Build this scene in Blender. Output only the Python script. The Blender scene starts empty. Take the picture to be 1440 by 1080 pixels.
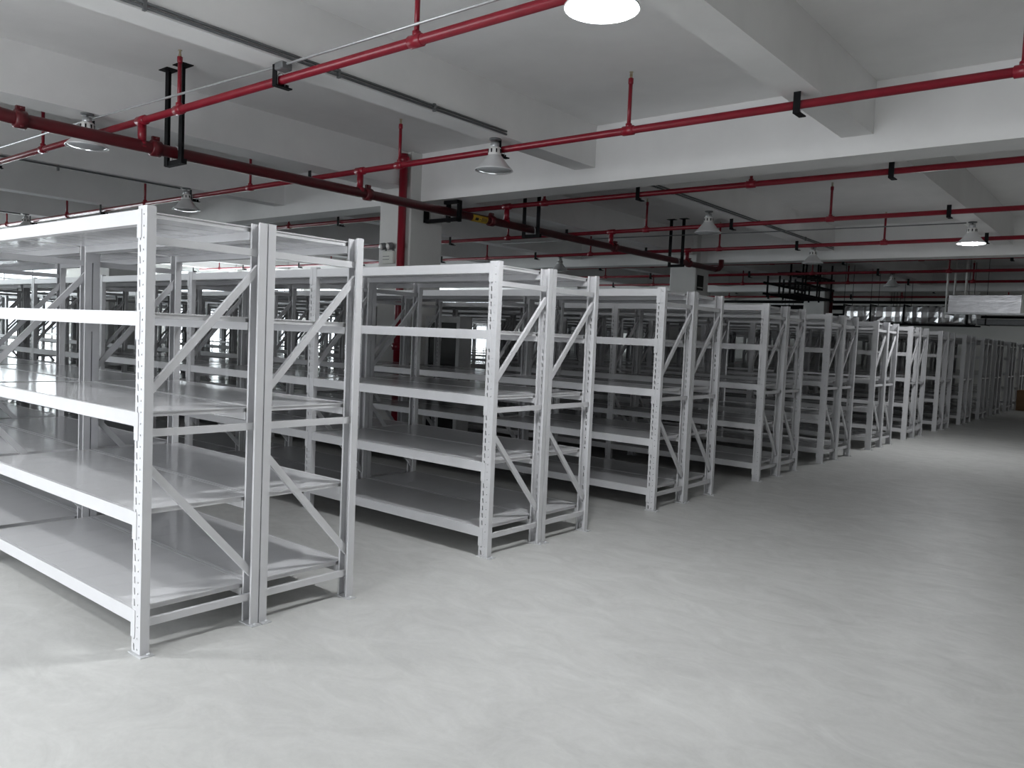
import bpy, bmesh, math, random
from mathutils import Matrix, Vector

SC = bpy.context.scene
COL = SC.collection
random.seed(7)

# ---------------------------------------------------------------- camera
YAW, PITCH, ROLL = math.radians(-39.30270765), math.radians(-3.31784199), math.radians(2.50233839)
F_PX = 1120.0948
fw = Vector((math.sin(YAW) * math.cos(PITCH), math.cos(YAW) * math.cos(PITCH), math.sin(PITCH)))
rt = Vector((math.cos(YAW), -math.sin(YAW), 0))
up = rt.cross(fw)
rt2 = math.cos(ROLL) * rt + math.sin(ROLL) * up
up2 = -math.sin(ROLL) * rt + math.cos(ROLL) * up
cam_data = bpy.data.cameras.new('camera')
cam_data.sensor_width = 36.0
cam_data.sensor_fit = 'HORIZONTAL'
cam_data.lens = F_PX / 1440.0 * 36.0
cam_data.clip_start = 0.05
cam_data.clip_end = 300
cam = bpy.data.objects.new('camera', cam_data)
COL.objects.link(cam)
M = Matrix((rt2, up2, -fw)).transposed().to_4x4()
M.translation = Vector((3.44759449, -1.67223901, 1.49467338))
cam.matrix_world = M
SC.camera = cam

# ---------------------------------------------------------------- world, daylight, exposure
SC.view_settings.view_transform = 'Standard'
SC.view_settings.look = 'None'
SC.view_settings.gamma = 1.0
SC.view_settings.use_curve_mapping = False
SC.view_settings.exposure = 0.2
SC.cycles.max_bounces = 7
SC.cycles.diffuse_bounces = 4
SC.cycles.glossy_bounces = 3
SC.cycles.transmission_bounces = 4
SC.cycles.transparent_max_bounces = 8
SC.cycles.caustics_reflective = False
SC.cycles.caustics_refractive = False

world = bpy.data.worlds.new('overcast_sky')
SC.world = world
world.use_nodes = True
bg = world.node_tree.nodes['Background']
bg.inputs['Color'].default_value = (0.86, 0.92, 1.0, 1)
bg.inputs['Strength'].default_value = 3.0

LEFT_DAYLIGHT = 210.0     # per window in the far left wall
ADDED_DOOR_LIGHT = 220.0    # unseen loading door added behind the camera as a light source
LAMP_STRENGTH = 145.0

# room extents
X0, X1, Y0, Y1 = -24.5, 9.2, -6.6, 31.5
SLAB = 4.04


def area_light(name, loc, rot, sx, sy, power, color=(1, 1, 1)):
    d = bpy.data.lights.new(name, 'AREA')
    d.shape = 'RECTANGLE'
    d.size, d.size_y, d.energy, d.color = sx, sy, power, color
    o = bpy.data.objects.new(name, d)
    o.location, o.rotation_euler = loc, rot
    COL.objects.link(o)
    return o


LEFT_WINDOWS = [(-4.6 + 3.12 * i, 2.5) for i in range(12)]       # (centre y, width)
ADDED_DOOR = (-4.2, 2.2, 3.25)       # x0, x1, height of the added, unseen loading door in the front wall
WIN_Z0, WIN_Z1 = 0.95, 3.45
for cy, w in LEFT_WINDOWS:
    area_light('daylight', (X0 - 0.35, cy, (WIN_Z0 + WIN_Z1) / 2), (0, math.radians(-90), 0),
               WIN_Z1 - WIN_Z0, w, LEFT_DAYLIGHT, (0.93, 0.97, 1.0))
area_light('daylight', ((ADDED_DOOR[0] + ADDED_DOOR[1]) / 2, Y0 - 0.6, ADDED_DOOR[2] / 2 + 0.05), (math.radians(90), 0, 0),
           ADDED_DOOR[1] - ADDED_DOOR[0], ADDED_DOOR[2] - 0.1, ADDED_DOOR_LIGHT, (0.97, 0.985, 1.0))


# ---------------------------------------------------------------- materials
def mat(name, color, rough=0.5, metal=0.0, spec=0.5, noise=None, bump=None, emit=None, estr=0.0, alpha=None):
    """noise=(scale, amount, detail[, stretch]); bump=(scale, strength)"""
    m = bpy.data.materials.new(name)
    m.use_nodes = True
    nt = m.node_tree
    b = nt.nodes['Principled BSDF']
    c = (*color, 1)
    b.inputs['Base Color'].default_value = c
    b.inputs['Roughness'].default_value = rough
    b.inputs['Metallic'].default_value = metal
    b.inputs['Specular IOR Level'].default_value = spec
    if noise or bump:
        tc = nt.nodes.new('ShaderNodeTexCoord')
        mp = nt.nodes.new('ShaderNodeMapping')
        nt.links.new(tc.outputs['Object'], mp.inputs['Vector'])
        if noise and len(noise) > 3:
            mp.inputs['Scale'].default_value = noise[3]
    if noise:
        n = nt.nodes.new('ShaderNodeTexNoise')
        n.inputs['Scale'].default_value = noise[0]
        n.inputs['Detail'].default_value = noise[2]
        n.inputs['Roughness'].default_value = 0.6
        nt.links.new(mp.outputs['Vector'], n.inputs['Vector'])
        r = nt.nodes.new('ShaderNodeValToRGB')
        r.color_ramp.elements[0].position = 0.3
        r.color_ramp.elements[1].position = 0.7
        r.color_ramp.elements[0].color = (*[v * (1 - noise[1]) for v in color], 1)
        r.color_ramp.elements[1].color = (*[min(1, v * (1 + noise[1])) for v in color], 1)
        nt.links.new(n.outputs['Fac'], r.inputs['Fac'])
        nt.links.new(r.outputs['Color'], b.inputs['Base Color'])
    if bump:
        n2 = nt.nodes.new('ShaderNodeTexNoise')
        n2.inputs['Scale'].default_value = bump[0]
        n2.inputs['Detail'].default_value = 4
        nt.links.new(mp.outputs['Vector'], n2.inputs['Vector'])
        bp = nt.nodes.new('ShaderNodeBump')
        bp.inputs['Strength'].default_value = bump[1]
        bp.inputs['Distance'].default_value = 0.02
        nt.links.new(n2.outputs['Fac'], bp.inputs['Height'])
        nt.links.new(bp.outputs['Normal'], b.inputs['Normal'])
    if emit:
        b.inputs['Emission Color'].default_value = (*emit, 1)
        b.inputs['Emission Strength'].default_value = estr
    return m


def floor_material():
    m = bpy.data.materials.new('troweled_concrete')
    m.use_nodes = True
    nt = m.node_tree
    N = nt.nodes.new
    b = nt.nodes['Principled BSDF']
    tc = N('ShaderNodeTexCoord')

    def noise(scale, detail, rough, stretch=(1, 1, 1), dist=0.0):
        mp = N('ShaderNodeMapping')
        mp.inputs['Scale'].default_value = stretch
        n = N('ShaderNodeTexNoise')
        n.inputs['Scale'].default_value = scale
        n.inputs['Detail'].default_value = detail
        n.inputs['Roughness'].default_value = rough
        n.inputs['Distortion'].default_value = dist
        nt.links.new(tc.outputs['Object'], mp.inputs['Vector'])
        nt.links.new(mp.outputs['Vector'], n.inputs['Vector'])
        return n
    big = noise(0.55, 5, 0.62, dist=0.6)
    mid = noise(2.6, 7, 0.7, (1, 1.7, 1), 1.4)
    fine = noise(38, 5, 0.7)
    ramp = N('ShaderNodeValToRGB')
    ramp.color_ramp.elements[0].position = 0.30
    ramp.color_ramp.elements[0].color = (0.425, 0.425, 0.413, 1)
    ramp.color_ramp.elements[1].position = 0.72
    ramp.color_ramp.elements[1].color = (0.655, 0.655, 0.636, 1)
    mix = N('ShaderNodeMix')
    mix.inputs[0].default_value = 0.5
    nt.links.new(big.outputs['Fac'], mix.inputs[2])
    nt.links.new(mid.outputs['Fac'], mix.inputs[3])
    mix2 = N('ShaderNodeMix')
    mix2.inputs[0].default_value = 0.14
    nt.links.new(mix.outputs[0], mix2.inputs[2])
    nt.links.new(fine.outputs['Fac'], mix2.inputs[3])
    nt.links.new(mix2.outputs[0], ramp.inputs['Fac'])
    nt.links.new(ramp.outputs['Color'], b.inputs['Base Color'])
    rr = N('ShaderNodeMapRange')
    rr.inputs[1].default_value, rr.inputs[2].default_value = 0.3, 0.7
    rr.inputs[3].default_value, rr.inputs[4].default_value = 0.55, 0.38
    nt.links.new(mid.outputs['Fac'], rr.inputs[0])
    nt.links.new(rr.outputs[0], b.inputs['Roughness'])
    b.inputs['Specular IOR Level'].default_value = 0.45
    bp = N('ShaderNodeBump')
    bp.inputs['Strength'].default_value = 0.06
    bp.inputs['Distance'].default_value = 0.01
    nt.links.new(fine.outputs['Fac'], bp.inputs['Height'])
    nt.links.new(bp.outputs['Normal'], b.inputs['Normal'])
    return m


def glass_material():
    m = bpy.data.materials.new('window_glass')
    m.use_nodes = True
    nt = m.node_tree
    nt.nodes.remove(nt.nodes['Principled BSDF'])
    out = nt.nodes['Material Output']
    t = nt.nodes.new('ShaderNodeBsdfTransparent')
    t.inputs['Color'].default_value = (0.95, 0.97, 0.97, 1)
    g = nt.nodes.new('ShaderNodeBsdfGlossy')
    g.inputs['Roughness'].default_value = 0.03
    mx = nt.nodes.new('ShaderNodeMixShader')
    mx.inputs[0].default_value = 0.06
    nt.links.new(t.outputs[0], mx.inputs[1])
    nt.links.new(g.outputs[0], mx.inputs[2])
    nt.links.new(mx.outputs[0], out.inputs['Surface'])
    return m


MT = {
    'floor': floor_material(),
    'ceiling': mat('ceiling_paint', (0.84, 0.835, 0.825), 0.85, noise=(1.1, 0.05, 5), bump=(9, 0.08)),
    'wall': mat('wall_paint', (0.66, 0.66, 0.64), 0.8, noise=(0.9, 0.05, 4)),
    'column': mat('column_paint', (0.72, 0.72, 0.70), 0.75, noise=(2.0, 0.04, 4)),
    'rack': mat('rack_powder_coat', (0.615, 0.615, 0.628), 0.34, noise=(6.0, 0.025, 3)),
    'deck': mat('deck_powder_coat', (0.67, 0.67, 0.68), 0.12, spec=0.7, noise=(3.0, 0.03, 3), bump=(2.2, 0.05)),
    'plate': mat('galvanised_plate', (0.62, 0.63, 0.64), 0.4, 0.3, noise=(30, 0.1, 3)),
    'red': mat('fire_pipe_red', (0.235, 0.007, 0.020), 0.32, noise=(7, 0.12, 3)),
    'darkred': mat('main_pipe_red', (0.085, 0.004, 0.008), 0.36, noise=(5, 0.14, 3)),
    'black': mat('black_bracket', (0.004, 0.004, 0.005), 0.7, spec=0.2, noise=(20, 0.2, 2)),
    'conduit': mat('conduit_steel', (0.50, 0.51, 0.52), 0.35, 0.6, noise=(25, 0.08, 2)),
    'darkconduit': mat('conduit_grey', (0.16, 0.165, 0.17), 0.5, 0.2, noise=(25, 0.1, 2)),
    'brass': mat('sprinkler_brass', (0.42, 0.36, 0.24), 0.35, 0.8, noise=(40, 0.1, 2)),
    'lamp_white': mat('lamp_ceramic', (0.72, 0.71, 0.69), 0.4, noise=(18, 0.05, 2)),
    'lamp_shade': mat('lamp_aluminium', (0.82, 0.82, 0.82), 0.38, 0.35, noise=(9, 0.05, 3)),
    'lamp_glass': mat('lamp_lens_glass', (0.55, 0.57, 0.58), 0.12, noise=(12, 0.04, 2)),
    'lamp_lit': mat('lamp_lens_lit', (1, 1, 1), 0.4, noise=(12, 0.01, 2), emit=(0.96, 0.98, 1.0), estr=LAMP_STRENGTH),
    'frame': mat('window_aluminium', (0.55, 0.56, 0.57), 0.4, 0.4, noise=(10, 0.05, 2)),
    'glass': glass_material(),
    'foil': mat('duct_foil', (0.86, 0.86, 0.87), 0.30, 0.92, noise=(2.5, 0.12, 4), bump=(3.5, 0.55)),
    'foil_matte': mat('insulation_foil', (0.50, 0.50, 0.51), 0.34, 0.85, noise=(4, 0.14, 4, (1, 1, 3)), bump=(5, 0.25)),
    'card': mat('brown_cardboard', (0.26, 0.16, 0.085), 0.85, noise=(9, 0.10, 4)),
    'tape': mat('packing_tape', (0.40, 0.29, 0.17), 0.35, noise=(12, 0.06, 2)),
    'yellow': mat('yellow_sticker', (0.62, 0.40, 0.04), 0.5, noise=(14, 0.08, 2)),
    'ink': mat('black_print', (0.02, 0.018, 0.015), 0.6, noise=(30, 0.1, 2)),
    'paper': mat('white_notice', (0.72, 0.73, 0.68), 0.7, noise=(10, 0.04, 2)),
    'darkpanel': mat('dark_glass_panel', (0.012, 0.012, 0.014), 0.15, noise=(3, 0.15, 2)),
    'cabinet': mat('cabinet_steel', (0.55, 0.55, 0.55), 0.35, 0.35, noise=(8, 0.05, 2)),
    'door': mat('steel_door', (0.34, 0.36, 0.37), 0.45, noise=(5, 0.05, 2)),
}


# ---------------------------------------------------------------- mesh helpers
class MB:
    def __init__(s):
        s.v, s.f, s.smooth, s.mi = [], [], [], []

    def add(s, vs, fs, smooth=False, mi=0):
        o = len(s.v)
        s.v += [tuple(v) for v in vs]
        for f in fs:
            s.f.append(tuple(i + o for i in f))
            s.smooth.append(smooth)
            s.mi.append(mi)
        return s

    def box(s, x0, x1, y0, y1, z0, z1, mi=0):
        x0, x1 = min(x0, x1), max(x0, x1)
        y0, y1 = min(y0, y1), max(y0, y1)
        z0, z1 = min(z0, z1), max(z0, z1)
        v = [(x0, y0, z0), (x1, y0, z0), (x1, y1, z0), (x0, y1, z0), (x0, y0, z1), (x1, y0, z1), (x1, y1, z1), (x0, y1, z1)]
        return s.add(v, [(0, 3, 2, 1), (4, 5, 6, 7), (0, 1, 5, 4), (1, 2, 6, 5), (2, 3, 7, 6), (3, 0, 4, 7)], mi=mi)

    def bbox(s, x0, x1, y0, y1, z0, z1, b, mi=0):
        """box with bevelled vertical+horizontal edges (rounded-rect extrusion along z with chamfered caps)"""
        def ring(x0, x1, y0, y1, z, c):
            return [(x0 + c, y0, z), (x1 - c, y0, z), (x1, y0 + c, z), (x1, y1 - c, z), (x1 - c, y1, z), (x0 + c, y1, z), (x0, y1 - c, z), (x0, y0 + c, z)]
        rs = [ring(x0 + b, x1 - b, y0 + b, y1 - b, z0, b), ring(x0, x1, y0, y1, z0 + b, b),
              ring(x0, x1, y0, y1, z1 - b, b), ring(x0 + b, x1 - b, y0 + b, y1 - b, z1, b)]
        v = [p for r in rs for p in r]
        f = [tuple(range(7, -1, -1)), tuple(range(24, 32))]
        for k in range(3):
            for i in range(8):
                j = (i + 1) % 8
                f.append((k * 8 + i, k * 8 + j, k * 8 + 8 + j, k * 8 + 8 + i))
        return s.add(v, f, mi=mi)

    def prism(s, prof, a, b, axis, mi=0):
        """extrude closed 2d profile (ccw) along axis from a to b. axis x: prof=(y,z); y: (x,z); z: (x,y)"""
        def P(u, v, t):
            return {'x': (t, u, v), 'y': (u, t, v), 'z': (u, v, t)}[axis]
        n = len(prof)
        vs = [P(u, v, a) for u, v in prof] + [P(u, v, b) for u, v in prof]
        fs = [(i, (i + 1) % n, (i + 1) % n + n, i + n) for i in range(n)]
        fs += [tuple(range(n - 1, -1, -1)), tuple(range(n, 2 * n))]
        return s.add(vs, fs, mi=mi)

    def tube(s, pts, r, seg=12, caps=True, mi=0):
        pts = [Vector(p) for p in pts]
        n = len(pts)
        rings = []
        ref = None
        for i, p in enumerate(pts):
            d = (pts[min(i + 1, n - 1)] - pts[max(i - 1, 0)]).normalized()
            if ref is None:
                ref = Vector((0, 0, 1)) if abs(d.z) < 0.9 else Vector((1, 0, 0))
            u = d.cross(ref).normalized()
            w = u.cross(d).normalized()
            ref = w
            rr = r[i] if isinstance(r, (list, tuple)) else r
            rings.append([p + rr * (math.cos(2 * math.pi * k / seg) * u + math.sin(2 * math.pi * k / seg) * w) for k in range(seg)])
        vs = [q for R in rings for q in R]
        fs = []
        for i in range(n - 1):
            for k in range(seg):
                j = (k + 1) % seg
                fs.append((i * seg + k, i * seg + j, (i + 1) * seg + j, (i + 1) * seg + k))
        s.add(vs, fs, True, mi)
        if caps:
            o = len(s.v) - len(vs)
            s.f.append(tuple(o + k for k in range(seg - 1, -1, -1)))
            s.f.append(tuple(o + (n - 1) * seg + k for k in range(seg)))
            s.smooth += [False, False]
            s.mi += [mi, mi]
        return s

    def lathe(s, prof, c=(0, 0, 0), seg=28, mi=0, smooth=True, cap=True):
        """prof: list of (r,z) revolved about z"""
        n = len(prof)
        vs = [(c[0] + r * math.cos(2 * math.pi * k / seg), c[1] + r * math.sin(2 * math.pi * k / seg), c[2] + z) for r, z in prof for k in range(seg)]
        fs = []
        for i in range(n - 1):
            for k in range(seg):
                j = (k + 1) % seg
                fs.append((i * seg + k, i * seg + j, (i + 1) * seg + j, (i + 1) * seg + k))
        s.add(vs, fs, smooth, mi)
        if cap:
            o = len(s.v) - len(vs)
            for i in (0, n - 1):
                if prof[i][0] > 1e-4:
                    s.f.append(tuple(o + i * seg + k for k in range(seg)))
                    s.smooth.append(False)
                    s.mi.append(mi)
        return s

    def mesh(s, name, mats, recalc=True):
        me = bpy.data.meshes.new(name)
        me.from_pydata(s.v, [], s.f)
        me.polygons.foreach_set('use_smooth', s.smooth)
        me.polygons.foreach_set('material_index', s.mi)
        for m in (mats if isinstance(mats, (list, tuple)) else [mats]):
            me.materials.append(MT[m])
        if recalc:
            bm = bmesh.new()
            bm.from_mesh(me)
            bmesh.ops.recalc_face_normals(bm, faces=bm.faces)
            bm.to_mesh(me)
            bm.free()
        me.update()
        return me

    def build(s, name, mats, parent=None, loc=(0, 0, 0)):
        return put(name, s.mesh(name, mats), parent, loc)


def put(name, me, parent=None, loc=(0, 0, 0), rot=None):
    o = bpy.data.objects.new(name, me)
    o.location = loc
    if rot:
        o.rotation_euler = rot
    if parent is not None:
        o.parent = parent
    COL.objects.link(o)
    return o


def empty(name, loc=(0, 0, 0)):
    o = bpy.data.objects.new(name, None)
    o.location = loc
    o.empty_display_size = 0.2
    COL.objects.link(o)
    return o


def tag(o, label, cat, group=None, kind=None):
    o['label'] = label
    if cat:
        o['category'] = cat
    if group:
        o['group'] = group
    if kind:
        o['kind'] = kind
    return o


def struct(o, label, cat):
    return tag(o, label, cat, kind='structure')


# ---------------------------------------------------------------- room shell
struct(MB().box(X0 - .3, X1 + .3, Y0 - .3, Y1 + .3, -0.2, 0).build('floor', 'floor'),
       'smooth troweled light grey concrete floor of the warehouse', 'floor')
ceil = struct(MB().box(X0 - .3, X1 + .3, Y0 - .3, Y1 + .3, SLAB, SLAB + 0.2).build('ceiling', 'ceiling'),
              'painted concrete ceiling slab with deep crossing beams', 'ceiling')

COL_W = 0.65
COL_X = [-5.225 + 9.36 * k for k in (-2, -1, 0, 1)]
COL_Y = [6.435 + 8.79 * k for k in (-1, 0, 1, 2)]
MAIN_Z, SEC_Z = 3.37, 3.55
# main beams run along X
for cy in COL_Y:
    MB().box(X0, X1, cy - 0.135, cy + 0.30, MAIN_Z, SLAB).build('ceiling_beam', 'ceiling', ceil)
# secondary beams run along Y, cut at the main beams
SEC_X = []
for k in range(-8, 3):
    cx = 1.025 + 3.12 * k
    if not (X0 + .4 < cx < X1 - .2):
        continue
    colline = any(abs(cx - c) < 0.2 for c in COL_X)
    hw, zb = (0.21, 3.55) if colline else (0.145, SEC_Z)
    SEC_X.append((cx, hw, zb))
    ys = [Y0] + [v for cy in COL_Y for v in (cy - 0.135, cy + 0.30)] + [Y1]
    for a, b in zip(ys[0::2], ys[1::2]):
        if b - a > 0.2:
            MB().box(cx - hw, cx + hw, a, b, zb, SLAB).build('ceiling_beam', 'ceiling', ceil)


def wall_with_openings(name, label, axis, at, a0, a1, opens, inward):
    """axis 'y': wall runs along y at x=at (thickness .25 outwards)"""
    m = MB()
    th = -0.25 * inward

    def bx(u0, u1, z0, z1):
        if u1 - u0 < 1e-4 or z1 - z0 < 1e-4:
            return
        if axis == 'y':
            m.box(at, at + th, u0, u1, z0, z1)
        else:
            m.box(u0, u1, at, at + th, z0, z1)
    cur = a0
    for u0, u1, z0, z1 in sorted(opens):
        bx(cur, u0, 0, SLAB)
        bx(u0, u1, 0, z0)
        bx(u0, u1, z1, SLAB)
        cur = u1
    bx(cur, a1, 0, SLAB)
    return struct(m.build(name, 'wall'), label, 'wall')


wall_with_openings('wall_left', 'far left painted wall with a long run of bright windows', 'y', X0, Y0, Y1,
                   [(c - w / 2, c + w / 2, WIN_Z0, WIN_Z1) for c, w in LEFT_WINDOWS], 1)
wall_with_openings('wall_right', 'plain painted right wall of the warehouse', 'y', X1, Y0, Y1,
                   [], -1)
wall_with_openings('wall_front', 'painted wall with the added loading door behind the viewpoint', 'x', Y0, X0, X1,
                   [(ADDED_DOOR[0], ADDED_DOOR[1], 0.0, ADDED_DOOR[2])], 1)
wall_with_openings('wall_back', 'plain grey end wall beyond the last shelving rows', 'x', Y1, X0, X1, [], -1)

wcount = 0


def window(axis, at, c, w, label):
    global wcount
    wcount += 1
    e = struct(empty('window_%d' % wcount, (at, c, WIN_Z0) if axis == 'y' else (c, at, WIN_Z0)), label, 'window')
    h = WIN_Z1 - WIN_Z0
    t, d = 0.05, 0.08
    cols, split = 3, h * 0.68

    def bx(m, u0, u1, z0, z1, dd):
        if axis == 'y':
            m.box(-dd / 2, dd / 2, u0, u1, z0, z1)
        else:
            m.box(u0, u1, -dd / 2, dd / 2, z0, z1)
    m = MB()
    bx(m, -w / 2, w / 2, 0, t, d)
    bx(m, -w / 2, w / 2, h - t, h, d)
    bx(m, -w / 2, -w / 2 + t, t, h - t, d)
    bx(m, w / 2 - t, w / 2, t, h - t, d)
    bx(m, -w / 2 + t, w / 2 - t, split - t / 2, split + t / 2, d)
    iw = (w - 2 * t) / cols
    for k in range(1, cols):
        u = -w / 2 + t + iw * k
        bx(m, u - .02, u + .02, t, split - t / 2, d)
        bx(m, u - .02, u + .02, split + t / 2, h - t, d)
    m.build('window_frame', 'frame', e)
    for k in range(cols):
        u0 = -w / 2 + t + iw * k + (.02 if k else 0)
        u1 = -w / 2 + t + iw * (k + 1) - (.02 if k < cols - 1 else 0)
        for z0, z1 in ((t, split - t / 2), (split + t / 2, h - t)):
            p = MB()
            bx(p, u0, u1, z0, z1, 0.008)
            p.build('pane', 'glass', e)


for i, (c, w) in enumerate(LEFT_WINDOWS):
    window('y', X0 - 0.12, c, w, 'window number %d from the front corner in the bright left wall' % (i + 1))
# unseen loading door added to let in light: rolled-up curtain and its guide rails
dd = struct(empty('door_1', ((ADDED_DOOR[0] + ADDED_DOOR[1]) / 2, Y0, 0)), 'unseen open roller door added behind the viewpoint to let in light', 'door')
dw = (ADDED_DOOR[1] - ADDED_DOOR[0]) / 2
MB().tube([(-dw, 0.22, ADDED_DOOR[2] + 0.26), (dw, 0.22, ADDED_DOOR[2] + 0.26)], 0.2, 20).build('rolled_curtain', 'door', dd)
MB().box(-dw - .08, -dw, 0.0, 0.1, 0, ADDED_DOOR[2]).build('guide_rail', 'frame', dd)
MB().box(dw, dw + .08, 0.0, 0.1, 0, ADDED_DOOR[2]).build('guide_rail', 'frame', dd)

# columns
ordn = ['first', 'second', 'third', 'fourth']
for i, cx in enumerate(COL_X):
    for j, cy in enumerate(COL_Y):
        if cx > 0 and j == 0:
            continue
        h = COL_W / 2
        o = MB().bbox(cx - h, cx + h, cy - h, cy + h, 0, SLAB - 0.001, 0.015).build('column', 'column')
        where = {-5: 'in the column line beside the thick red main pipe', -14: 'in the column line deep among the left shelving', -23: 'in the column line by the left wall', 4: 'in the column line right of the open aisle'}[int(cx)]
        struct(o, '%s square painted concrete column %s' % (ordn[j], where), 'column')

# ---------------------------------------------------------------- shelving
PITCH_X, DEPTH, HGT = 1.96, 0.598, 2.0
LEVELS = [1.985, 1.54, 1.092, 0.645, 0.20]
POST_W, POST_D = 0.08, 0.042


def post_mesh(holes, back):
    """C-section upright: perforated web facing outwards, flanges and lips turned in"""
    sgn = -1 if back else 1
    faces = []   # quads as point lists (x, y, z)

    def q(x0, x1, z0, z1):
        faces.append([(x0, 0, z0), (x1, 0, z0), (x1, 0, z1), (x0, 0, z1)])

    def cut(x0, x1, z0, z1, hole):
        c = [(x0, z0), (x1, z0), (x1, z1), (x0, z1)]
        for i in range(4):
            j = (i + 1) % 4
            faces.append([(c[i][0], 0, c[i][1]), (c[j][0], 0, c[j][1]), (hole[j][0], 0, hole[j][1]), (hole[i][0], 0, hole[i][1])])
    W = POST_W
    zs = 0.006
    if holes:
        n, st = 39, 0.051
        for k in range(n):
            z0, z1 = zs + k * st, zs + (k + 1) * st
            xa, xb, xc, xd = -0.069, -0.047, -0.036, -0.018
            q(-W, xa, z0, z1)
            q(xb, xc, z0, z1)
            q(xd, 0, z0, z1)
            cut(xa, xb, z0, z1, [(-0.0600, z0 + .009), (-0.0510, z0 + .009), (-0.0555, z1 - .011), (-0.0645, z1 - .011)])
            zm = z0 + 0.018
            cut(xc, xd, z0, z1, [(-0.0305, zm - .0035), (-0.0235, zm - .0035), (-0.0235, zm + .0035), (-0.0305, zm + .0035)])
        ztop = zs + n * st
        q(-W, -0.069, ztop, HGT)
        for a, b in ((-0.069, -0.047), (-0.047, -0.036), (-0.036, -0.018), (-0.018, 0)):
            q(a, b, ztop, HGT)
        zl = [zs + k * st for k in range(n + 1)] + [HGT]
    else:
        q(-W, 0, zs, HGT)
        zl = [zs, HGT]
    for z0, z1 in zip(zl[:-1], zl[1:]):
        for x, xi in ((0, -0.013), (-W, -W + 0.013)):
            faces.append([(x, 0, z0), (x, POST_D, z0), (x, POST_D, z1), (x, 0, z1)])
            faces.append([(x, POST_D, z0), (xi, POST_D, z0), (xi, POST_D, z1), (x, POST_D, z1)])
    bm = bmesh.new()
    for f in faces:
        bm.faces.new([bm.verts.new((p[0], p[1] * sgn, p[2])) for p in f])
    bmesh.ops.remove_doubles(bm, verts=bm.verts, dist=1e-5)
    bmesh.ops.recalc_face_normals(bm, faces=bm.faces)
    # make the web normal point outwards
    bm.faces.ensure_lookup_table()
    for f in bm.faces:
        if abs(f.calc_center_median().y) < 1e-6:
            if f.normal.y * sgn > 0:
                bmesh.ops.reverse_faces(bm, faces=bm.faces)
            break
    bmesh.ops.solidify(bm, geom=bm.faces[:], thickness=0.0022)
    me = bpy.data.meshes.new('post')
    bm.to_mesh(me)
    bm.free()
    me.materials.append(MT['rack'])
    return me


def channel(p0, p1, w, d, t=0.003):
    """open C-channel running in the y-z plane from p0=(y,z) to p1, w wide, d deep in x; web on +x side"""
    L = math.hypot(p1[0] - p0[0], p1[1] - p0[1])
    uy, uz = (p1[0] - p0[0]) / L, (p1[1] - p0[1]) / L
    ny, nz = -uz, uy
    prof = [(d / 2, -w / 2), (d / 2, w / 2), (-d / 2, w / 2), (-d / 2, w / 2 - t), (d / 2 - t, w / 2 - t), (d / 2 - t, -w / 2 + t), (-d / 2, -w / 2 + t), (-d / 2, -w / 2)]
    vs = []
    for py, pz in (p0, p1):
        for x, b in prof:
            vs.append((x, py + ny * b, pz + nz * b))
    n = 8
    fs = [(i, (i + 1) % n, (i + 1) % n + n, i + n) for i in range(n)]
    fs += [(7, 6, 5, 0), (5, 4, 1, 0), (4, 3, 2, 1), (8, 13, 14, 15), (8, 9, 12, 13), (9, 10, 11, 12)]
    return MB().add(vs, fs)


BEAM_PROF = [(0.0, 0.0), (0.018, 0.0), (0.018, -0.026), (0.046, -0.026), (0.046, -0.064), (0.0, -0.064)]


def beam_mb(back, connectors):
    s = -1 if back else 1
    m = MB()
    m.prism([(y * s, z) for y, z in BEAM_PROF], -PITCH_X + 0.0035, -POST_W - 0.0035, 'x')
    if connectors:
        for c in (0, 1):
            conn_mb(back, c, m)
    return m


def conn_mb(back, c, m=None):
    s = -1 if back else 1
    m = m or MB()
    if c == 0:
        a, b, i0, i1 = -POST_W - 0.0035, -POST_W + 0.034, -POST_W - 0.0035, -POST_W - 0.0005
    else:
        a, b, i0, i1 = -PITCH_X - 0.034, -PITCH_X + 0.0035, -PITCH_X + 0.0005, -PITCH_X + 0.0035
    m.box(a, b, -0.0035 * s, -0.0005 * s, -0.125, 0.0)
    m.box(i0, i1, -0.0005 * s, 0.04 * s, -0.125, 0.0)
    return m


NP = 10
DX0, DX1 = -PITCH_X + 0.0045, -POST_W - 0.0045
PW = (DX1 - DX0) / NP


def panel_mb(m, x0, x1, y0, y1, h=0.0255, c=0.017):
    """folded steel deck panel: flat top sheet over a tray whose lower corners are notched"""
    m.box(x0, x1, y0, y1, -0.006, 0)
    a, b = y0 + 0.001, y1 - 0.001
    x0, x1 = x0 + 0.005, x1 - 0.005
    m.prism([(x0 + c, a), (x1 - c, a), (x1, a + 2 * c), (x1, b - 2 * c), (x1 - c, b), (x0 + c, b), (x0, b - 2 * c), (x0, a + 2 * c)], -h, -0.006, 'z')
    return m


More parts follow.
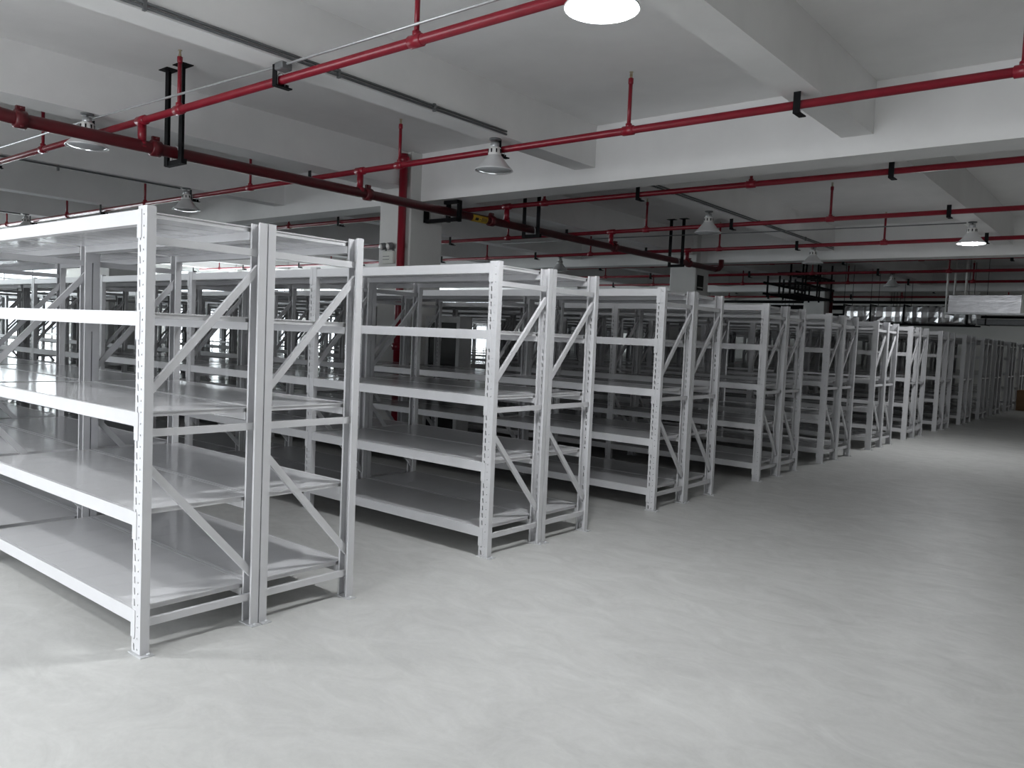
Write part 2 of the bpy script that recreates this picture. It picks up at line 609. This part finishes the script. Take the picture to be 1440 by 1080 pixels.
ME = {
    'post_f': post_mesh(True, False), 'post_b': post_mesh(True, True),
    'post_f_far': post_mesh(False, False), 'post_b_far': post_mesh(False, True),
    'rail': channel((0.012, 0), (DEPTH - 0.012, 0), 0.034, 0.022).mesh('horizontal_brace', 'rack'),
    'diag_hi': channel((0.022, 1.165), (DEPTH - 0.022, 1.785), 0.034, 0.020).mesh('diagonal_brace', 'rack'),
    'diag_lo': channel((0.022, 0.865), (DEPTH - 0.022, 0.255), 0.034, 0.020).mesh('diagonal_brace', 'rack'),
    'beam_f': beam_mb(False, False).mesh('beam', 'rack'), 'beam_b': beam_mb(True, False).mesh('beam', 'rack'),
    'beam_fc': beam_mb(False, True).mesh('beam', 'rack'), 'beam_bc': beam_mb(True, True).mesh('beam', 'rack'),
    'conn_f0': conn_mb(False, 0).mesh('beam_connector', 'rack'), 'conn_f1': conn_mb(False, 1).mesh('beam_connector', 'rack'),
    'conn_b0': conn_mb(True, 0).mesh('beam_connector', 'rack'), 'conn_b1': conn_mb(True, 1).mesh('beam_connector', 'rack'),
    'panel': panel_mb(MB(), 0.0004, PW - 0.0004, 0.0195, DEPTH - 0.0195).mesh('deck_panel', 'deck'),
}
fp = MB().box(-0.088, 0.032, -0.012, 0.052, 0.0, 0.005)
fp.lathe([(0.009, 0.005), (0.009, 0.011), (0.005, 0.015)], (0.018, 0.03, 0), 8)
ME['foot_f'] = fp.mesh('foot_plate', 'plate')
fp = MB().box(-0.088, 0.032, -0.052, 0.0015, 0.0, 0.005)
fp.lathe([(0.009, 0.005), (0.009, 0.011), (0.005, 0.015)], (0.018, -0.03, 0), 8)
ME['foot_b'] = fp.mesh('foot_plate', 'plate')
# back rows stand against front rows: their inner foot plates stay inside their own depth
fp = MB().box(-0.088, 0.032, 0.0, 0.052, 0.0, 0.005)
fp.lathe([(0.009, 0.005), (0.009, 0.011), (0.005, 0.015)], (0.018, 0.03, 0), 8)
ME['foot_in'] = fp.mesh('foot_plate', 'plate')
dk = MB()
for k in range(NP):
    panel_mb(dk, DX0 + k * PW + .0004, DX0 + (k + 1) * PW - .0004, 0.0195, DEPTH - 0.0195)
ME['deck'] = dk.mesh('deck', 'deck')

PAIR_Y = [0.0, 2.353, 4.615, 6.98, 9.112, 11.344, 13.494, 15.886, 18.285, 20.55, 22.44, 24.75, 27.05]
N_BAYS = 10
NEAR_PAIRS = 5          # with perforated posts
CONN_BAYS = {0: 4, 1: 4, 2: 3, 3: 2}
PANEL_BAYS = {0: 4, 1: 4, 2: 2, 3: 2}
nth = ['nearest', 'second', 'third', 'fourth', 'fifth', 'sixth', 'seventh', 'eighth', 'ninth', 'tenth', 'eleventh', 'twelfth', 'farthest']


def shelving_row(y0, pair, half):
    e = empty('shelving_rack', (0, y0, 0))
    side = 'camera-facing' if half == 0 else 'rear'
    tag(e, '%s white steel shelving row of the %s back-to-back pair along the aisle' % (side, nth[pair]),
        'shelving rack', 'rows of white shelving racks')
    near = pair < NEAR_PAIRS
    pf, pb = (ME['post_f'], ME['post_b']) if near else (ME['post_f_far'], ME['post_b_far'])
    for k in range(N_BAYS + 1):
        x = -PITCH_X * k
        a = put('post', pf, e, (x, 0, 0))
        b = put('post', pb, e, (x, DEPTH, 0))
        if near or k < 2:
            put('foot_plate', ME['foot_in'] if half else ME['foot_f'], a)
            put('foot_plate', ME['foot_b'], b)
        for z in (1.855, 1.0, 0.138):
            put('horizontal_brace', ME['rail'], e, (x - 0.036, 0, z))
        put('diagonal_brace', ME['diag_hi'], e, (x - 0.036, 0, 0))
        put('diagonal_brace', ME['diag_lo'], e, (x - 0.036, 0, 0))
    for k in range(N_BAYS):
        x = -PITCH_X * k
        for z in LEVELS:
            split = k < CONN_BAYS.get(pair, 0)
            for sd, y in (('f', 0.0), ('b', DEPTH)):
                bm_ = put('beam', ME['beam_' + sd + ('' if split else 'c')], e, (x, y, z))
                if split:
                    put('beam_connector', ME['conn_%s0' % sd], bm_)
                    put('beam_connector', ME['conn_%s1' % sd], bm_)
            if k < PANEL_BAYS.get(pair, 0):
                for p in range(NP):
                    put('deck_panel', ME['panel'], e, (x + DX0 + p * PW, 0, z - 0.0005))
            else:
                put('shelf_deck', ME['deck'], e, (x, 0, z - 0.0005))
    return e


for pi, py in enumerate(PAIR_Y):
    shelving_row(py, pi, 0)
    shelving_row(py + 0.605, pi, 1)

# ---------------------------------------------------------------- sprinkler pipework
PIPE_X, PIPE_Z, BR_Z = -4.39, 3.20, 3.462
BR_Y = [2.065, 4.774, 7.60, 10.526, 13.45, 16.25, 18.92, 21.85, 24.9, 27.8]
MAIN_R, BR_R = 0.058, 0.034
main = tag(empty('sprinkler_main_pipe', (PIPE_X, 0, PIPE_Z)), 'thick dark red sprinkler main pipe running down the room under the beams', 'pipe')
MB().tube([(0, -1.4, 0.42), (0, 0.35, 0.10), (0, 0.6, 0.055), (0, 0.85, 0.012), (0, 1.02, 0), (0, 14.75, 0)], MAIN_R, 20).build('pipe', 'darkred', main)


def coupling(y):
    m = MB().tube([(0, y - 0.05, 0), (0, y - 0.045, 0), (0, y + 0.045, 0), (0, y + 0.05, 0)], [0.066, 0.078, 0.078, 0.066], 20)
    m.box(-0.018, 0.018, y - 0.035, y + 0.035, 0.07, 0.115)
    m.tube([(-0.05, y, 0.096), (0.05, y, 0.096)], 0.010, 8)
    m.tube([(-0.05, y, -0.06), (0.05, y, -0.06)], 0.010, 8)
    return m


for y in (1.0, 2.20, 4.90, 7.25, 10.66, 13.55):
    coupling(y).build('pipe_coupling', 'darkred', main)
# end elbow of the main
MB().tube([(0, 14.7, 0), (0, 14.82, 0), (0.03, 14.92, 0.02), (0.06, 14.96, 0.08), (0.06, 14.96, 0.22)], MAIN_R, 16).build('elbow', 'darkred', main)
# U hangers of the main: two legs, one cross bar, two ceiling plates
for y in (2.38, 8.20, 12.97):
    h = MB()
    for x in (-0.14, 0.14):
        h.box(x - 0.034, x + 0.034, y - 0.004, y + 0.004, -0.12, SLAB - PIPE_Z - 0.008)
        h.box(x - 0.034, x - 0.026, y + 0.004, y + 0.055, -0.12, SLAB - PIPE_Z - 0.008)
        h.box(x - 0.085, x + 0.085, y - 0.05, y + 0.08, SLAB - PIPE_Z - 0.008, SLAB - PIPE_Z)
    h.box(-0.174, 0.174, y + 0.004, y + 0.055, -0.125, -0.075)
    o = h.build('pipe_hanger', 'black', main)
    MB().tube([(-0.067, y + 0.026, -0.074), (-0.067, y + 0.026, 0.0), (-0.047, y + 0.026, 0.047), (0, y + 0.026, 0.067),
               (0.047, y + 0.026, 0.047), (0.067, y + 0.026, 0), (0.067, y + 0.026, -0.074)], 0.006, 8).build('u_bolt', 'plate', o)
# bracket carrying the main off the first column
br = MB()
br.box(-0.505, -0.49, 6.36, 6.46, -0.12, 0.24)
br.box(-0.49, 0.13, 6.38, 6.43, -0.125, -0.075)
br.box(-0.13, -0.08, 6.43, 6.48, -0.125, 0.165)
br.box(0.08, 0.13, 6.43, 6.48, -0.125, 0.165)
br.box(-0.13, 0.13, 6.38, 6.43, 0.115, 0.165)
br.build('column_bracket', 'black', main)
# yellow marking wrapped around the pipe with its dark print
tg = MB()
seg = 12
for k in range(seg):
    a0, a1 = math.radians(-100 + 130 * k / seg), math.radians(-100 + 130 * (k + 1) / seg)
    r = MAIN_R + 0.002
    tg.add([(r * math.cos(a0), 6.80, r * math.sin(a0)), (r * math.cos(a1), 6.80, r * math.sin(a1)),
            (r * math.cos(a1), 7.12, r * math.sin(a1)), (r * math.cos(a0), 7.12, r * math.sin(a0))], [(0, 1, 2, 3)], True)
tagm = tg.build('marking_sticker', 'yellow', main)
pr = MB()
for y0, y1, a0, a1 in ((6.85, 6.92, -45, -8), (6.94, 6.965, -28, -18), (6.985, 6.998, -48, 0), (7.015, 7.027, -48, 0), (7.045, 7.057, -48, 0), (7.075, 7.088, -48, 0), (6.998, 7.015, -4, 0), (6.998, 7.015, -48, -44)):
    for k in range(4):
        b0, b1 = math.radians(a0 + (a1 - a0) * k / 4), math.radians(a0 + (a1 - a0) * (k + 1) / 4)
        r = MAIN_R + 0.0032
        pr.add([(r * math.cos(b0), y0, r * math.sin(b0)), (r * math.cos(b1), y0, r * math.sin(b1)),
                (r * math.cos(b1), y1, r * math.sin(b1)), (r * math.cos(b0), y1, r * math.sin(b0))], [(0, 1, 2, 3)])
pr.build('printed_marking', 'ink', tagm)

SPRINK_X = [2.555 - 3.12 * k for k in range(9)]
spr = MB().lathe([(0.013, 0.0), (0.013, 0.018), (0.008, 0.022), (0.005, 0.045), (0.005, 0.05), (0.019, 0.052), (0.019, 0.055), (0.0, 0.056)], seg=10)
spr.box(-0.014, -0.010, -0.003, 0.003, 0.015, 0.052)
spr.box(0.010, 0.014, -0.003, 0.003, 0.015, 0.052)
SPR = spr.mesh('sprinkler_head', 'brass')
SPRIG = MB().tube([(0, 0, 0), (0, 0, 0.40)], 0.0185, 12).tube([(0, 0, 0.40), (0, 0, 0.41), (0, 0, 0.455), (0, 0, 0.46)], [0.0185, 0.024, 0.024, 0.016], 12).mesh('sprig_pipe', 'red')
TEE = MB().tube([(-0.06, 0, 0), (-0.055, 0, 0), (0.055, 0, 0), (0.06, 0, 0)], [0.035, 0.044, 0.044, 0.035], 14).tube([(0, 0, 0.02), (0, 0, 0.062), (0, 0, 0.066)], [0.030, 0.030, 0.022], 12).mesh('tee_fitting', 'red')
# black angle hanger: plate hanging from the beam soffit, foot under the pipe, small U-bolt
HANG = MB().box(-0.028, 0.028, -0.064, -0.056, -0.07, 0.088).box(-0.028, 0.028, -0.064, 0.085, -0.080, -0.070).box(-0.028, -0.021, -0.056, 0.085, -0.070, -0.036).mesh('angle_hanger', 'black')
UB = MB().tube([(0, -0.034, -0.07), (0, -0.034, 0), (0, -0.024, 0.024), (0, 0, 0.034), (0, 0.024, 0.024), (0, 0.034, 0), (0, 0.034, -0.07)], 0.004, 6).mesh('u_bolt', 'plate')
NIP = MB().tube([(0, 0, -0.21), (0, 0, -0.03)], 0.040, 14).tube([(0, 0, -0.255), (0, 0, -0.21), (0, 0, -0.19)], [0.060, 0.056, 0.041], 14).tube([(-0.075, 0, 0), (-0.07, 0, 0), (0.07, 0, 0), (0.075, 0, 0)], [0.035, 0.046, 0.046, 0.035], 14).mesh('riser_nipple', 'red')
which = ['nearest', 'second', 'third', 'fourth', 'fifth', 'sixth', 'seventh', 'eighth', 'ninth', 'tenth']
for bi, y in enumerate(BR_Y):
    e = tag(empty('sprinkler_branch_pipe', (0, y, BR_Z - (0.022 if bi == 0 else 0))), '%s red sprinkler branch pipe from the camera, crossing under the ceiling' % which[bi], 'pipe', 'red sprinkler branch pipes')
    MB().tube([(X0 + 0.8, 0, 0), (7.6, 0, 0)], BR_R, 14).build('pipe', 'red', e)
    if y < 14.5:
        put('riser_nipple', NIP, e, (PIPE_X, 0, 0))
    for x in SPRINK_X:
        if bi > 6 and x < -12:
            continue
        t = put('tee_fitting', TEE, e, (x, 0, 0))
        s = put('sprig_pipe', SPRIG, e, (x, 0, 0.02))
        put('sprinkler_head', SPR, s, (0, 0, 0.46))
    for cx, hw, zb in SEC_X:
        if bi > 6 and cx < -12:
            continue
        xx = cx if hw < 0.2 else cx - 0.12
        h = put('angle_hanger', HANG, e, (xx, 0, 0.022 if bi == 0 else 0))
        put('u_bolt', UB, h)

# fire riser standing against the first column
rz = tag(empty('fire_riser_pipe', (-4.945, 5.995, 0)), 'vertical red fire riser pipe strapped to the first column', 'pipe')
MB().tube([(0, 0, 0.0), (0, 0, 3.98)], 0.057, 20).build('pipe', 'red', rz)
for z in (1.30, 3.90):
    MB().tube([(0, 0, z - 0.05), (0, 0, z - 0.045), (0, 0, z + 0.045), (0, 0, z + 0.05)], [0.064, 0.078, 0.078, 0.064], 20).box(-0.11, 0.11, -0.015, 0.015, z - 0.02, z + 0.02).build('pipe_coupling', 'red', rz)
MB().box(-0.11, 0.075, 0.055, 0.105, 2.02, 2.07).tube([(-0.062, 0.06, 2.045), (-0.062, 0, 2.045), (0, -0.062, 2.045), (0.062, 0, 2.045), (0.062, 0.06, 2.045)], 0.008, 8).build('pipe_clamp', 'black', rz)
for cy in (COL_Y[3],):
    r2 = tag(empty('fire_riser_pipe', (-4.83, cy + 0.08, 0)), 'slim dark red riser pipe beside the %s column' % ('second' if cy < 20 else 'third'), 'pipe')
    MB().tube([(0, 0, 0), (0, 0, 3.9)], 0.05, 14).build('pipe', 'darkred', r2)
    MB().tube([(0, 0, 1.2), (0, 0, 1.205), (0, 0, 1.295), (0, 0, 1.3)], [0.05, 0.066, 0.066, 0.05], 14).build('pipe_coupling', 'darkred', r2)

# ---------------------------------------------------------------- electrical conduits
def conduit(label, runs, r, material, clips=(), boxes=()):
    e = tag(empty('electrical_conduit', runs[0][0]), label, 'conduit')
    o = Vector(runs[0][0])
    for run in runs:
        MB().tube([Vector(p) - o for p in run], r, 8).build('conduit_tube', material, e)
    for c in clips:
        c = Vector(c) - o
        MB().box(c.x - .022, c.x + .012, c.y - .012, c.y + .012, c.z - .02, c.z + .05).build('conduit_clip', material, e)
    for c in boxes:
        c = Vector(c) - o
        MB().bbox(c.x - .05, c.x + .05, c.y - .05, c.y + .05, c.z - .03, c.z + .03, .008).build('junction_box', 'darkconduit', e)


XF = -2.095 + 0.145 + 0.014
conduit('twin dark conduits along the ceiling beam to the unlit lamp before the first column',
        [[(XF, -2.0, 3.570), (XF, 4.64, 3.570)], [(XF, -2.0, 3.600), (XF, 4.64, 3.600)]], 0.011, 'darkconduit',
        [(XF - .002, y, 3.57) for y in (0.9, 2.5, 3.6)])
conduit('twin dark conduits on the beam beyond the first cross beam', [[(XF, 6.75, 3.570), (XF, 15.0, 3.570)], [(XF, 6.75, 3.600), (XF, 15.0, 3.600)]], 0.011, 'darkconduit',
        [(XF - .002, y, 3.57) for y in (8.2, 11.2, 13.4)])
conduit('bright thin conduit above the nearest sprinkler branch leading to the lit lamp', [[(-11.0, 1.90, 3.536), (-5.2, 1.93, 3.536), (-2.1, 2.03, 3.536), (0.95, 2.04, 3.536)]], 0.010, 'conduit',
        boxes=[(-2.02, 2.03, 3.52)])
conduit('thin conduit crossing the middle of the room to the far lit lamp', [[(-8.0, 11.70, 3.535), (-4.8, 11.72, 3.535), (-2.1, 11.95, 3.535), (0.95, 12.10, 3.535)]], 0.009, 'darkconduit')
XG = -8.335 - 0.145 - 0.014
conduit('dark conduit under the beam left of the main pipe', [[(XG + .2, -2.0, 3.537), (XG + .2, 4.52, 3.537)]], 0.012, 'darkconduit', [(XG + .2, y, 3.50) for y in (1.0, 2.8)])
conduit('dark conduit under the beam deep on the left side', [[(-14.45, -2.0, 3.537), (-14.45, 4.45, 3.537)]], 0.012, 'darkconduit')

# ---------------------------------------------------------------- high-bay lamps
LM = {}
LM['cap'] = MB().lathe([(0.0, 0.0), (0.062, 0.0), (0.062, -0.012), (0.05, -0.018), (0.012, -0.020), (0.012, -0.045), (0.0, -0.045)], seg=20).mesh('mount_plate', 'darkconduit')
LM['neck'] = MB().lathe([(0.0, -0.040), (0.046, -0.040), (0.046, -0.085), (0.040, -0.092), (0.0, -0.092)], seg=20).mesh('lamp_neck', 'conduit')
hs = MB().lathe([(0.0, -0.090), (0.058, -0.090), (0.064, -0.097), (0.069, -0.165), (0.066, -0.172), (0.0, -0.172)], seg=24)
LM['housing'] = hs.mesh('lamp_housing', 'lamp_white')
sl = MB()
for k in range(8):
    a = 2 * math.pi * k / 8 + .2
    c, s = math.cos(a), math.sin(a)
    vs = []
    for rr in (0.060, 0.0705):
        for t, z in ((-0.007, -0.150), (0.007, -0.150), (0.007, -0.112), (-0.007, -0.112)):
            vs.append((c * rr - s * t, s * rr + c * t, z))
    sl.add(vs, [(0, 1, 2, 3), (4, 5, 6, 7), (0, 1, 5, 4), (1, 2, 6, 5), (2, 3, 7, 6), (3, 0, 4, 7)])
LM['slots'] = sl.mesh('vent_slots', 'black')
LM['shade'] = MB().lathe([(0.064, -0.168), (0.074, -0.176), (0.105, -0.215), (0.150, -0.272), (0.183, -0.305), (0.196, -0.318), (0.199, -0.322), (0.199, -0.330),
                          (0.194, -0.330), (0.192, -0.322), (0.179, -0.308), (0.146, -0.275), (0.101, -0.218), (0.071, -0.180), (0.064, -0.176)], seg=36, cap=False).mesh('lamp_shade', 'lamp_shade')
lens_p = [(0.0, -0.352), (0.05, -0.350), (0.10, -0.343), (0.15, -0.333), (0.186, -0.322), (0.186, -0.318), (0.12, -0.318), (0.0, -0.318)]
LM['lens'] = MB().lathe(lens_p, seg=32).mesh('lamp_lens', 'lamp_glass')
LM['lens_lit'] = MB().lathe(lens_p, seg=32).mesh('lamp_lens', 'lamp_lit')


def lamp(x, y, z, label, lit=False):
    e = tag(empty('high_bay_lamp', (x, y, z)), label, 'lamp', 'high-bay lamps under the beams')
    put('mount_plate', LM['cap'], e)
    put('lamp_neck', LM['neck'], e)
    h = put('lamp_housing', LM['housing'], e)
    put('vent_slots', LM['slots'], h)
    put('lamp_shade', LM['shade'], e)
    put('lamp_lens', LM['lens_lit' if lit else 'lens'], e)
    return e


lamp(1.05, 1.86, SEC_Z, 'brightly lit lamp at the top edge of the view', True)
lamp(1.03, 12.12, SEC_Z, 'lit lamp glowing over the far right aisle', True)
lamp(-2.1, 4.655, SEC_Z, 'unlit grey lamp hanging before the first column beam')
lamp(-2.1, 9.66, SEC_Z, 'unlit lamp over the third and fourth shelving pairs, right of the main pipe')
lamp(-2.1, 14.32, SEC_Z, 'unlit lamp against the second cross beam')
lamp(-2.1, 20.2, SEC_Z, 'farthest unlit lamp, before the foil duct')
lamp(-5.08, 1.84, SEC_Z, 'unlit lamp half hidden behind the thick main pipe')
lamp(-8.25, 4.60, SEC_Z, 'unlit lamp directly above the nearest shelving post, left of the main pipe')
lamp(-14.45, 4.55, SEC_Z, 'leftmost unlit lamp, at the left edge of the view')
lamp(-8.34, 14.4, SEC_Z, 'unlit lamp seen just above the second shelving pair')
lamp(1.03, -3.1, SEC_Z, 'unseen lit lamp added behind the viewpoint, on the beam right of the shelving', True)  # added out of view to light the foreground floor and nearest fronts
lamp(-2.1, -1.8, SEC_Z, 'unseen lit lamp added left of the viewpoint, closest to the nearest shelving row', True)  # added out of view to brighten the decks of the nearest row
lamp(-5.2, -3.9, SEC_Z, 'unseen lit lamp added on the column line left of the viewpoint', True)  # extra unseen lamp, added to strengthen the light near the camera

lamp(4.14, 28.2, SEC_Z, 'unseen lit lamp added right of the aisle beside the end wall', True)  # added out of view so the end wall catches some light

# ---------------------------------------------------------------- things on the columns
em = tag(empty('emergency_light', (-5.30, 6.108, 2.60)), 'white twin-spot emergency light on the first column', 'light')
MB().bbox(-0.10, 0.13, -0.055, 0, -0.12, 0.06, 0.008).build('battery_box', 'paper', em)
for z in (-0.02, -0.065):
    MB().box(-0.085, 0.05, -0.0565, -0.055, z, z + 0.008).build('vent_line', 'darkconduit', em)
for x in (-0.05, 0.10):
    hd = MB().tube([(x, -0.025, 0.135), (x - 0.004, -0.045, 0.13), (x - 0.015, -0.115, 0.115)], [0.030, 0.050, 0.052], 16).build('spot_head', 'darkconduit', em)
    MB().tube([(x - 0.015, -0.115, 0.115), (x - 0.018, -0.126, 0.112), (x - 0.019, -0.131, 0.111)], [0.046, 0.040, 0.018], 16).build('spot_lens', 'lamp_white', hd)
    MB().tube([(x, -0.03, 0.058), (x, -0.03, 0.12)], 0.012, 8).build('swivel', 'darkconduit', em)

nt_ = tag(empty('wall_notice', (-4.899, 15.13, 2.93)), 'small dark framed notice on the second column', 'notice')
MB().box(0, 0.006, -0.16, 0.16, -0.17, 0.17).build('notice_sheet', 'ink', nt_)
MB().box(0.006, 0.0075, -0.13, 0.13, -0.115, -0.095).build('pale_strip', 'paper', nt_)

hy = tag(empty('fire_hose_cabinet', (-4.10, 6.02, 0)), 'grey framed fire hose cabinet with dark glass beside the first column', 'cabinet')
MB().box(-0.32, 0.32, 0.03, 0.24, 0.12, 1.74).box(-0.30, 0.30, 0.06, 0.22, 0, 0.12).build('cabinet_body', 'cabinet', hy)
fr = MB()
fr.box(-0.32, -0.26, 0, 0.03, 0.12, 1.74).box(0.26, 0.32, 0, 0.03, 0.12, 1.74).box(-0.26, 0.26, 0, 0.03, 1.66, 1.74).box(-0.26, 0.26, 0, 0.03, 0.12, 0.22).box(-0.26, 0.26, 0, 0.03, 0.86, 0.92)
dr = fr.build('cabinet_door', 'cabinet', hy)
MB().box(-0.26, 0.26, 0.012, 0.02, 0.92, 1.66).build('glass_panel', 'darkpanel', dr)
MB().box(-0.26, 0.26, 0.012, 0.02, 0.22, 0.86).build('glass_panel', 'darkpanel', dr)
MB().box(0.275, 0.295, -0.03, 0, 0.80, 0.98).build('handle', 'plate', dr)

# ---------------------------------------------------------------- air handling near the far end
ah = tag(empty('air_handler', (0.02, 20.25, 2.56)), 'foil-wrapped air handling unit hung from the far ceiling', 'air handler')
MB().bbox(-0.76, 0.76, -0.30, 0.55, 0.0, 0.43, 0.012).build('insulated_body', 'foil_matte', ah)
MB().box(-0.80, 1.9, -0.335, -0.30, -0.035, 0.01).box(-0.80, -0.765, -0.30, 0.58, -0.035, 0.01).build('support_angle', 'plate', ah)
MB().box(-0.76, 0.76, -0.304, -0.300, 0.285, 0.293).build('foil_seam', 'foil', ah)
cf = MB()
for k in range(7):
    a = 0.76 + 0.05 * k
    cf.box(a, a + 0.028, -0.325 - (k % 2) * .02, 0.58, -0.01 - (k % 2) * .015, 0.45 + (k % 2) * .02)
    cf.box(a + 0.028, a + 0.05, -0.30, 0.55, 0.0, 0.43)
cf.build('canvas_collar', 'paper', ah)
MB().bbox(1.11, 2.6, -0.25, 0.5, 0.02, 0.41, 0.01).build('supply_duct', 'foil', ah)
for x, y in ((-0.80, -0.28), (-0.40, -0.28), (0.95, -0.345), (-0.8, 0.57), (0.9, 0.62)):
    MB().tube([(x, y, 0.43 if abs(x) < 0.76 else -0.02), (x, y, SLAB - 2.56)], 0.026, 8).build('hanger_rod', 'lamp_white', ah)
# lower dark return duct under the unit
rd = tag(empty('return_duct', (0.9, 21.4, 2.42)), 'dark flat return duct just below the air handling unit', 'duct')
MB().bbox(-1.2, 2.0, -0.3, 0.3, -0.09, 0.05, 0.01).build('duct_body', 'darkconduit', rd)
for x in (-1.0, 0.4, 1.8):
    MB().box(x - .015, x + .015, -0.31, 0.31, -0.10, 0.06).build('duct_flange', 'black', rd)
    MB().tube([(x, -0.31, 0.05), (x, -0.31, SLAB - 2.42)], 0.006, 6).build('hanger_rod', 'black', rd)
# crumpled foil flexible duct
fd = tag(empty('foil_duct', (-2.2, 22.3, 2.60)), 'crumpled shiny foil duct hanging above the far shelving', 'duct')
m = MB()
rng = random.Random(3)
sect = [(-0.30, -0.20), (-0.33, -0.07), (-0.33, 0.07), (-0.30, 0.20), (-0.1, 0.225), (0.1, 0.225), (0.30, 0.20), (0.33, 0.07), (0.33, -0.07), (0.30, -0.20), (0.1, -0.225), (-0.1, -0.225)]
seg = len(sect)
vs = []
xs = [-1.56]
while xs[-1] < 1.70:
    xs.append(min(1.74, xs[-1] + rng.uniform(0.04, 0.16)))
for i, x in enumerate(xs):
    puff = (-0.020 if i % 2 else 0.022) + rng.uniform(-0.012, 0.012)
    for k, (u, v) in enumerate(sect):
        q = 1 + puff / 0.3 + rng.uniform(-0.035, 0.035)
        vs.append((x + rng.uniform(-0.012, 0.012), u * q, v * (1 + puff / 0.4)))
fs = []
nx = len(xs) - 1
for i in range(nx):
    for k in range(seg):
        j = (k + 1) % seg
        fs.append((i * seg + k, i * seg + j, (i + 1) * seg + j))
        fs.append((i * seg + k, (i + 1) * seg + j, (i + 1) * seg + k))
fs += [tuple(range(seg)), tuple(nx * seg + k for k in range(seg))]
m.add(vs, fs, False)
m.build('foil_sleeve', 'foil', fd)
for x in (-1.57, -0.85, 0.02, 1.55):
    b = MB()
    b.box(x - .022, x + .022, -0.39, 0.39, -0.245, -0.222).box(x - .022, x + .022, -0.39, -0.365, -0.222, 0.245).box(x - .022, x + .022, 0.365, 0.39, -0.222, 0.245).box(x - .022, x + .022, -0.39, 0.39, 0.245, 0.268)
    h = b.build('duct_strap', 'black', fd)
    for y in (-0.38, 0.38):
        MB().tube([(x, y, 0.268), (x, y, SLAB - 2.60)], 0.007, 6).build('hanger_rod', 'black', h)
MB().box(-1.6, 1.75, -0.40, -0.37, -0.285, -0.245).box(-1.6, 1.75, 0.37, 0.40, -0.285, -0.245).build('support_rail', 'black', fd)

# cable ladder hanging between the second and third columns
cl = tag(empty('cable_ladder', (-4.9, 21.5, 3.0)), 'black cable ladder rack hanging before the third column', 'cable ladder')
for z in (0.0, 0.30, 0.58):
    f = MB()
    f.box(-0.46, -0.42, -1.6, 1.6, z, z + 0.06).box(0.42, 0.46, -1.6, 1.6, z, z + 0.06)
    for k in range(9):
        y = -1.5 + k * 0.375
        f.box(-0.42, 0.42, y - .015, y + .015, z + .01, z + .035)
    f.build('ladder_tray', 'black', cl)
for x in (-0.49, -0.15, 0.15, 0.49):
    for y in (-1.2, 0, 1.2):
        MB().box(x - .02, x + .02, y - .02, y + .02, -0.05, SLAB - 3.0).build('hanger_rod', 'black', cl)
# dark service pipes at the far end
for i, (y, z, r) in enumerate(((26.2, 3.18, .05), (26.5, 2.98, .05), (26.9, 3.05, .06), (27.3, 2.80, .045))):
    p = tag(empty('service_pipe', (0, y, z)), '%s of four dark service pipes running across the far end' % ['first', 'second', 'third', 'last'][i], 'pipe', 'dark service pipes at the far end')
    MB().tube([(X0 + .5, 0, 0), (6.5, 0, 0)], r, 10).build('pipe', 'black', p)
    for x in (-10.5, -7.2, -3.6, 0.3, 3.4):
        MB().tube([(x, 0, 0), (x, 0, SLAB - z)], 0.008, 6).build('hanger_rod', 'black', p)
        MB().tube([(x - .02, 0, 0), (x + .02, 0, 0)], r + .008, 10).build('pipe_clamp', 'black', p)

# cartons against the end of the aisle
for i, (x, y, z, w, d, h, lab) in enumerate(((0.57, 26.48, 0, 1.0, 0.7, 0.60, 'large brown cardboard carton on the floor at the aisle end'),)):
    c = tag(empty('cardboard_carton', (x, y, z)), lab, 'carton')
    MB().bbox(-w / 2, w / 2, -d / 2, d / 2, 0, h, 0.008).build('carton_body', 'card', c)
    MB().box(-w / 2 + .01, w / 2 - .01, -0.03, 0.03, h, h + .001).box(-w / 2 - .001, -w / 2, -0.03, 0.03, h - .12, h).build('tape', 'tape', c)
